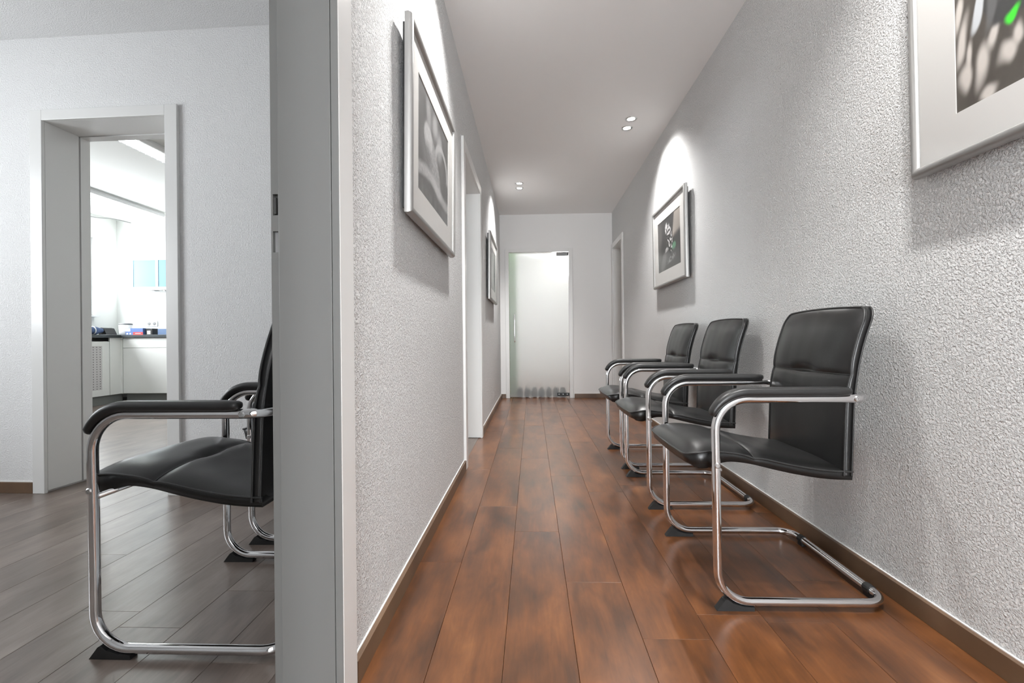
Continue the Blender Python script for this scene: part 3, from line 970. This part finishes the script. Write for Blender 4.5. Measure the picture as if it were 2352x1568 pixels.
def make_chair():
    r = empty('cantilever_chair')
    # frame: one bent tube, arm - front post - floor runner - rear bar - and back up
    zc, zf = 0.617, 0.0225
    pts = [(0.447, -CWID, zc), (0, -CWID, zc), (0.004, -CWID, zf), (0.492, -CWID, zf),
           (0.492, CWID, zf), (0.004, CWID, zf), (0, CWID, zc), (0.447, CWID, zc)]
    rad = [0.055, 0.092, 0.092, 0.06, 0.06, 0.092, 0.092, 0.055]
    bm = bmesh.new()
    sweep(bm, fillet(pts, rad, True, 10), TR, 16, closed=True)
    from_bm('frame', bm, M['chrome'], r, True)
    bm = bmesh.new()
    sweep(bm, [(0.012, -CWID, 0.408), (0.012, CWID, 0.408)], 0.0075, 10)
    from_bm('seat_crossbar', bm, M['chrome'], r, True)
    # seat
    SEAM = 0.128
    edge = [(-0.078, 0.440), (-0.045, 0.450), (0.0, 0.4545), (0.05, 0.451), (0.12, 0.441), (0.19, 0.424), (0.26, 0.409), (0.34, 0.397), (0.44, 0.392)]
    xs = clustered(-0.078, 0.418, 40, [SEAM])
    vs_ = vlist(30)
    top, bot, rim = [], [], []
    for x in xs:
        fx = (x + 0.078) / 0.496
        # rounded front corners in plan
        c = min(1.0, (x + 0.078) / 0.05)
        hwid = SW - 0.040 * (1 - math.sqrt(max(0, 1 - (1 - c) ** 2)))
        zt, zb = [], []
        for v in vs_:
            y = v * hwid
            xx = x + 0.006 * v * v * max(0, (0.06 - x) / 0.138)
            e = smooth_interp(edge, x)
            side = 1 - abs(v) ** 5
            lon = (1 - math.exp(-((x + 0.078) / 0.03) ** 1)) * (1 - math.exp(-(0.425 - x) / 0.03))
            puff = 0.024 * side * lon
            # side cushions stay flatter, the middle behind the seam is a shallow hollow
            hollow = 0.006 * (1 - v * v) * sstep(0.13, 0.26, x) * (1 - sstep(0.30, 0.41, x))
            groove = 0.0075 * math.exp(-((x - SEAM) / 0.009) ** 2) * (0.35 + 0.65 * side) + 0.004 * math.exp(-((x - SEAM) / 0.03) ** 2)
            tuck = 0.010 * math.exp(-((x - SEAM + 0.006) / 0.016) ** 2) * math.exp(-(v / 0.22) ** 4)
            wr = 0.0022 * mnoise.noise(Vector((x * 16, y * 9, 3.3))) * side
            zt.append((xx, y, e + puff - hollow - groove - tuck + wr))
            th = 0.026 + 0.026 * math.exp(-((x + 0.02) / 0.05) ** 2) * min(1, (x + 0.082) / 0.03)
            zb.append((xx + (0.008 if x < -0.06 else 0), y * 0.985, e - th))
        top.append(zt); bot.append(zb)
    seat = from_bm('seat', grid_slab(top, bot, len(xs), len(vs_)), M['leather'], r, True)
    rim = [row[0] for row in top[::-1]] + top[0][1:-1] + [row[-1] for row in top]
    bm = bmesh.new()
    sweep(bm, [(p[0], p[1] * 1.004, p[2]) for p in rim[::1]], 0.0032, 8)
    from_bm('piping', bm, M['piping'], seat, True)
    sr = min(range(len(xs)), key=lambda k: abs(xs[k] - SEAM))
    bm = bmesh.new()
    sweep(bm, [(p[0] + 0.002, p[1], p[2] + 0.0006) for p in top[sr]], 0.0014, 6)
    from_bm('seam', bm, M['piping'], seat, True)
    # backrest
    BS = 0.682
    cen = [(0.375, 0.402), (0.45, 0.405), (0.55, 0.409), (0.62, 0.413), (0.70, 0.424), (0.76, 0.437), (0.82, 0.455), (0.886, 0.480)]
    zs = clustered(0.380, 0.886, 42, [BS])
    top, bot = [], []
    for z in zs:
        c = min(1.0, (0.888 - z) / 0.05)
        hwid = SW - 0.045 * (1 - math.sqrt(max(0, 1 - (1 - c) ** 2))) * 0.9
        ft, bt = [], []
        for v in vs_:
            y = v * hwid
            side = 1 - abs(v) ** 5
            x = smooth_interp(cen, z)
            zz = z + 0.006 * (1 - v * v) * sstep(0.80, 0.886, z)
            lon = (1 - math.exp(-(0.892 - z) / 0.018)) * (1 - math.exp(-(z - 0.372) / 0.02))
            groove = 0.006 * math.exp(-((z - BS) / 0.008) ** 2) * (0.35 + 0.65 * side) + 0.003 * math.exp(-((z - BS) / 0.03) ** 2)
            tuck = 0.012 * math.exp(-((z - BS - 0.008) / 0.013) ** 2) * math.exp(-(v / 0.24) ** 4)
            wr = 0.0018 * mnoise.noise(Vector((z * 9, y * 18, 8.1))) * side
            ft.append((x - 0.010 - 0.018 * side * lon + groove + tuck + wr, y, zz))
            bt.append((x + 0.012 + 0.012 * side * lon, y, zz))
        top.append(ft); bot.append(bt)
    bk = from_bm('backrest', grid_slab(top, bot, len(zs), len(vs_)), M['leather'], r, True)
    rim = [row[0] for row in top] + top[-1][1:-1] + [row[-1] for row in top[::-1]]
    bm = bmesh.new()
    sweep(bm, [(p[0] - 0.001, p[1] * 1.004, p[2]) for p in rim], 0.0034, 8)
    rim2 = [row[0] for row in bot] + bot[-1][1:-1] + [row[-1] for row in bot[::-1]]
    sweep(bm, [(p[0], p[1] * 1.004, p[2]) for p in rim2], 0.0028, 8)
    from_bm('piping', bm, M['piping'], bk, True)
    sr = min(range(len(zs)), key=lambda k: abs(zs[k] - BS))
    bm = bmesh.new()
    sweep(bm, [(p[0] - 0.0006, p[1], p[2]) for p in top[sr]], 0.0014, 6)
    from_bm('seam', bm, M['piping'], bk, True)
    # arm pads
    for s in (-1, 1):
        R0 = 0.092
        cx, cz = 0.092, zc - R0
        path = []
        a1 = math.radians(152)
        ro = R0 + 0.021
        for k in range(14):
            a = a1 + (PI / 2 - a1) * k / 13
            path.append((Vector((cx + ro * math.cos(a), 0, cz + ro * math.sin(a))), Vector((math.cos(a), 0, math.sin(a)))))
        for k in range(1, 13):
            path.append((Vector((cx + (0.378 - cx) * k / 12, 0, zc + 0.021)), Vector((0, 0, 1))))
        n = len(path)
        Ls = [0.0]
        for i in range(1, n):
            Ls.append(Ls[-1] + (path[i][0] - path[i - 1][0]).length)
        # extra end rings for rounded tips
        rings = []
        bm = bmesh.new()
        def ring(p, nn, sw_, sh_, dn):
            rg = []
            for k in range(18):
                t_ = 2 * PI * k / 18
                cs, sn = math.cos(t_), math.sin(t_)
                e_ = 0.75
                uy = math.copysign(abs(cs) ** e_, cs) * sw_
                un = math.copysign(abs(sn) ** e_, sn) * sh_
                q = p + Vector((0, 1, 0)) * uy + nn * (un + dn)
                rg.append(bm.verts.new((q.x, q.y + s * CWID, q.z)))
            rings.append(rg)
        T0 = (path[0][0] - path[1][0]).normalized(); T1 = Vector((1, 0, 0))
        ring(path[0][0] + T0 * 0.010, path[0][1], 0.006, 0.004, -0.004)
        ring(path[0][0] + T0 * 0.007, path[0][1], 0.012, 0.007, -0.003)
        for i, (p, nn) in enumerate(path):
            f0 = min(1, 0.72 + 0.28 * Ls[i] / 0.06)
            f1 = min(1, 0.86 + 0.14 * (Ls[-1] - Ls[i]) / 0.02)
            ring(p, nn, 0.0215 * f0 * f1, 0.0135 * f0 * f1, 0.0)
        ring(path[-1][0] + T1 * 0.007, Vector((0, 0, 1)), 0.015, 0.009, 0)
        ring(path[-1][0] + T1 * 0.010, Vector((0, 0, 1)), 0.007, 0.004, 0)
        for A, B in zip(rings, rings[1:]):
            for k in range(18):
                bm.faces.new((A[k], A[(k + 1) % 18], B[(k + 1) % 18], B[k]))
        bm.faces.new(rings[0][::-1]); bm.faces.new(rings[-1])
        from_bm('arm_pad', bm, M['armpad'], r, True)
    # screws at the posts and at the backrest
    for s in (-1, 1):
        for (x, z) in ((0.001, 0.424), (0.398, zc)):
            bm = bmesh.new()
            prof = [(0.0085, 0.0), (0.0085, 0.002), (0.006, 0.0045), (0.003, 0.0045), (0.0025, 0.0025)]
            lathe(bm, [(a, s * (b + CWID + TR - 0.0015)) for a, b in prof], (x, 0, z), 14, 'y')
            from_bm('screw', bm, M['steel'], r)
    # front glides and rear sleeves
    for s in (-1, 1):
        bm = bmesh.new()
        prof = [(-0.004, 0.0), (0.104, 0.0), (0.104, 0.011), (0.074, 0.013), (0.042, 0.022), (0.026, 0.034), (0.019, 0.030)]
        prism(bm, prof, s * CWID - 0.012, s * CWID + 0.012)
        from_bm('foot_glide', bm, M['rubber'], r)
        bm = bmesh.new()
        sweep(bm, [(0.492, s * 0.196, zf), (0.492, s * 0.168, zf)], 0.0145, 14)
        box(bm, 0.482, 0.502, s * 0.182 - 0.014, s * 0.182 + 0.014, 0.0, 0.015)
        from_bm('rear_sleeve', bm, M['rubber'], r)
    return r


chair = make_chair()
GC = 'black cantilever visitor chairs'
spots_ = [((0.537, 1.697, 0), 'black leather cantilever chair nearest the camera along the right corridor wall'),
          ((0.542, 2.532, 0), 'middle black leather cantilever chair of the three along the right wall'),
          ((0.545, 3.228, 0), 'farthest black leather cantilever chair of the three along the right wall'),
          ((-1.122, 1.442, 0), 'black leather cantilever chair in the side room, cut off by the door frame'),
          ((-1.117, 2.118, 0), 'black chair in the side room mostly hidden behind the nearer one')]
for k, (loc, lb) in enumerate(spots_):
    o = chair if k == 0 else copy_tree(chair)
    o.location = loc
    tag(o, lb, 'chair', GC)

# ------------------------------------------------------------------ kitchen seen through the doorway
KX, KY = -5.55, 6.25          # front planes of the left run and the back run
KB, KTOP = 0.12, 0.872
# drawer cabinet on the back wall
c = empty('drawer_cabinet', (-5.19, 6.56, 0))
tag(c, 'white base cabinet with one drawer under the kitchen worktop', 'cabinet')
boxes('carcass', M['cabinet'], c, (-0.33, 0.29, -0.29, 0.29, KB, KTOP))
boxes('drawer_front', M['cabinet'], c, (-0.325, 0.285, -0.31, -0.291, 0.738, KTOP - 0.006), bev=0.001)
boxes('cabinet_door', M['cabinet'], c, (-0.325, 0.285, -0.31, -0.291, KB + 0.003, 0.733), bev=0.001)
boxes('plinth', M['plinth'], c, (-0.33, 0.29, -0.25, 0.28, 0.0, KB))
c = empty('base_cabinet', (-4.45, 6.56, 0))
tag(c, 'white kitchen base cabinet right of the drawer cabinet, half behind the door frame', 'cabinet')
boxes('carcass', M['cabinet'], c, (-0.445, 0.45, -0.29, 0.29, KB, KTOP))
boxes('cabinet_door', M['cabinet'], c, (-0.43, 0.0, -0.31, -0.291, KB + 0.003, KTOP - 0.006), bev=0.001)
boxes('cabinet_door', M['cabinet'], c, (0.005, 0.445, -0.31, -0.291, KB + 0.003, KTOP - 0.006), bev=0.001)
boxes('plinth', M['plinth'], c, (-0.445, 0.45, -0.25, 0.28, 0.0, KB))
c = empty('corner_filler', (KX, KY, 0))
tag(c, 'white corner filler between the radiator cover and the drawer cabinet', 'cabinet')
boxes('filler_panel', M['cabinet'], c, (-0.02, 0.0, -0.165, 0.02, KB, KTOP), (-0.0, 0.025, 0.0, 0.02, KB, KTOP))
boxes('plinth', M['plinth'], c, (-0.05, -0.03, -1.6, 0.06, 0.0, KB - 0.001))
# radiator cover
c = empty('radiator_cover', (KX, 5.45, 0))
tag(c, 'white radiator cover with a grey perforated panel', 'radiator cover')
y0, y1 = -0.9, 0.625
pz0, pz1, py0, py1 = 0.20, 0.765, -0.8, 0.52
boxes('cover_frame', M['cabinet'], c, (-0.02, 0, y0, y1, KB, pz0), (-0.02, 0, y0, y1, pz1, 0.825), (-0.02, 0, y0, py0, pz0, pz1), (-0.02, 0, py1, y1, pz0, pz1))
pan = boxes('perforated_panel', M['perf'], c, (-0.018, -0.004, py0, py1, pz0, pz1))
bm = bmesh.new()
ny_, nz_ = 27, 18
for i in range(ny_):
    for k in range(nz_):
        cy = py0 + (py1 - py0) * (i + 0.5) / ny_
        cz = pz0 + (pz1 - pz0) * (k + 0.5) / nz_
        ring = [bm.verts.new((-0.0035, cy + 0.0065 * math.cos(a * PI / 3), cz + 0.0065 * math.sin(a * PI / 3))) for a in range(6)]
        bm.faces.new(ring)
hol = from_bm('perforation', bm, M['hole'], pan)
hol['kind'] = 'stuff'
boxes('vent_gap', M['hole'], c, (-0.05, -0.03, y0, 0.37, 0.825, KTOP))
# worktop
wt = empty('worktop', (KX, KY, KTOP))
tag(wt, 'dark grey L-shaped kitchen worktop', 'worktop')
boxes('slab', M['worktop'], wt, (-0.6, 0.025, -1.8, 0.62, 0.001, 0.039), (0.0251, 1.55, -0.025, 0.62, 0.001, 0.039), bev=0.002)
boxes('upstand', M['bluegrey'], wt, (-0.3, 1.55, 0.595, 0.619, 0.0395, 0.135), bev=0.001)
# wall cabinet
c = empty('wall_cabinet', (-5.36, 6.70, 1.55))
tag(c, 'wall cabinet with pale blue frosted glass front and aluminium frame', 'cabinet')
boxes('carcass', M['cabinet'], c, (-0.315, 0.75, -0.13, 0.17, 0.0, 0.46))
fr = boxes('door_frame', M['white'], c, (-0.315, -0.265, -0.152, -0.131, 0, 0.46), (0.70, 0.75, -0.152, -0.131, 0, 0.46), (-0.265, 0.70, -0.152, -0.131, 0, 0.04), (-0.265, 0.70, -0.152, -0.131, 0.42, 0.46), (0.065, 0.10, -0.152, -0.131, 0.04, 0.42))
boxes('glass_front', M['blueglass'], fr, (-0.265, 0.065, -0.146, -0.136, 0.04, 0.42))
boxes('glass_front', M['blueglass'], fr, (0.10, 0.70, -0.146, -0.136, 0.04, 0.42))
for x in (-0.02, 0.14):
    bm = bmesh.new(); lathe(bm, [(0.04, 0.0), (0.045, -0.006), (0.038, -0.012), (0.01, -0.012)], (x, -0.04, -0.0005), 16)
    from_bm('under_light', bm, M['steel'], c, True)
# socket
c = empty('wall_socket', (-5.61, 6.868, 1.085))
tag(c, 'white double wall socket above the worktop', 'socket')
boxes('cover_plate', M['white'], c, (-0.085, 0.085, -0.010, 0.0, -0.042, 0.042), bev=0.003)
for x in (-0.04, 0.04):
    bm = bmesh.new(); lathe(bm, [(0.024, -0.0105), (0.022, -0.0135), (0.012, -0.0135)], (x, 0, 0), 16, 'y')
    sk = from_bm('socket_well', bm, M['grey'], c, True)


# luminaires
def luminaire(loc, L, label, glow='tubeglow'):
    r = empty('ceiling_luminaire', loc)
    tag(r, label, 'lamp', 'linear kitchen luminaires')
    bm = bmesh.new()
    pr = [(-0.10, 0.0), (-0.115, -0.03), (-0.10, -0.055), (0.10, -0.055), (0.115, -0.03), (0.10, 0.0)]
    prism(bm, pr, -L / 2, L / 2)
    h = from_bm('housing', bm, M['white'], r)
    boxes('louvre_tray', M[glow], r, (-0.075, 0.075, -L / 2 + 0.03, L / 2 - 0.03, -0.058, -0.0555))
    n_ = int(L / 0.07)
    bm = bmesh.new()
    for k in range(n_):
        y = -L / 2 + 0.05 + (L - 0.1) * k / (n_ - 1)
        box(bm, -0.075, 0.075, y - 0.002, y + 0.002, -0.066, -0.0585)
    lv = from_bm('louvre', bm, M['white'], h)
    lv['kind'] = 'stuff'
    return r


luminaire((-5.24, 5.75, HK), 1.55, 'long white ceiling luminaire over the left run of the kitchen', 'tubesoft')
luminaire((-3.50, 4.35, HK), 1.55, 'white ceiling luminaire nearer the kitchen doorway, at its top')
luminaire((-1.90, 4.35, HK), 1.55, 'added white ceiling luminaire brightening the kitchen, unseen behind the side room wall')  # unseen lamp, added to lighten the cabinet fronts
bm = bmesh.new()
cb = [Vector((-6.13, 5.9, 2.60)), Vector((-6.05, 6.1, 2.54)), Vector((-5.98, 6.35, 2.535)), Vector((-5.95, 6.6, 2.575)), Vector((-5.9, 6.84, 2.575))]
fine = []
for i in range(len(cb) - 1):
    p0 = cb[max(0, i - 1)]; p1 = cb[i]; p2 = cb[i + 1]; p3 = cb[min(len(cb) - 1, i + 2)]
    for k in range(6):
        t_ = k / 6
        fine.append(0.5 * ((2 * p1) + (-p0 + p2) * t_ + (2 * p0 - 5 * p1 + 4 * p2 - p3) * t_ ** 2 + (-p0 + 3 * p1 - 3 * p2 + p3) * t_ ** 3))
fine.append(cb[-1])
sweep(bm, fine, 0.006, 6)
tag(from_bm('ceiling_cable', bm, M['grey'], None, True), 'thin grey cable sagging below the kitchen ceiling', 'cable')

# things on the worktop
WZ = KTOP + 0.0395
c = empty('tool_roll', (-5.72, 5.92, WZ))
tag(c, 'dark blue fabric roll with pale straps on the left worktop', 'bag')
bm = bmesh.new()
path = [(0, -0.32 + 0.05 * k, 0.058 + 0.002 * math.sin(k * 1.9)) for k in range(12)]
sweep(bm, path, [0.03 + 0.022 * min(1, min(k, 11 - k) / 2) + 0.003 * math.sin(k * 2.3) for k in range(12)], 14)
from_bm('roll', bm, M['bluefab'], c, True)
for y in (-0.14, -0.02, 0.09):
    bm = bmesh.new(); lathe(bm, [(0.0555, y - 0.006), (0.057, y - 0.004), (0.057, y + 0.004), (0.0555, y + 0.006)], (0, 0, 0.0585), 18, 'y')
    from_bm('strap', bm, M['matboard'], c, True)
bm = bmesh.new()
prism(bm, [(-0.05, 0.0), (0.06, 0.0), (0.055, 0.02), (0.02, 0.09), (-0.02, 0.10), (-0.045, 0.04)], 0.235, 0.40)
from_bm('flap', bm, M['black'], c)
tag(boxes('paper_sheet', M['white'], None, (-5.66, -5.5, 6.0, 6.2, WZ, WZ + 0.002)), 'white sheet of paper beside the blue fabric roll', 'paper')
c = empty('white_pot', (-5.80, 6.62, WZ))
tag(c, 'white pot with a dark grey rim in the worktop corner', 'pot')
bm = bmesh.new(); lathe(bm, [(0.06, 0.0), (0.075, 0.02), (0.08, 0.15)], (0, 0, 0), 22)
from_bm('pot_body', bm, M['white'], c, True)
bm = bmesh.new(); lathe(bm, [(0.081, 0.1502), (0.082, 0.17), (0.07, 0.172)], (0, 0, 0), 22)
from_bm('pot_rim', bm, M['grey'], c, True)
c = empty('blue_carton', (-5.50, 6.48, WZ))
tag(c, 'blue carton with a red label on the worktop', 'box')
boxes('carton', M['bluebox'], c, (-0.13, 0.12, -0.06, 0.06, 0.0, 0.095), bev=0.002)
boxes('red_label', M['red'], c, (-0.02, 0.121, -0.0615, -0.0605, 0.0, 0.04))
for wp in ((-0.125, -0.06, -0.0615, -0.0605, 0.05, 0.09), (-0.115, -0.09, -0.0615, -0.0605, 0.01, 0.03), (-0.07, -0.05, -0.0615, -0.0605, 0.01, 0.03), (0.01, 0.09, -0.0625, -0.0616, 0.018, 0.025)):
    boxes('white_print', M['white'], c, wp)
c = empty('black_carton', (-5.32, 6.50, WZ))
tag(c, 'small black carton with a pale label beside the blue carton', 'box')
boxes('carton', M['black'], c, (-0.045, 0.05, -0.05, 0.05, 0.0, 0.09), bev=0.002)
boxes('pale_label', M['matboard'], c, (-0.025, 0.025, -0.0515, -0.0505, 0.01, 0.06))
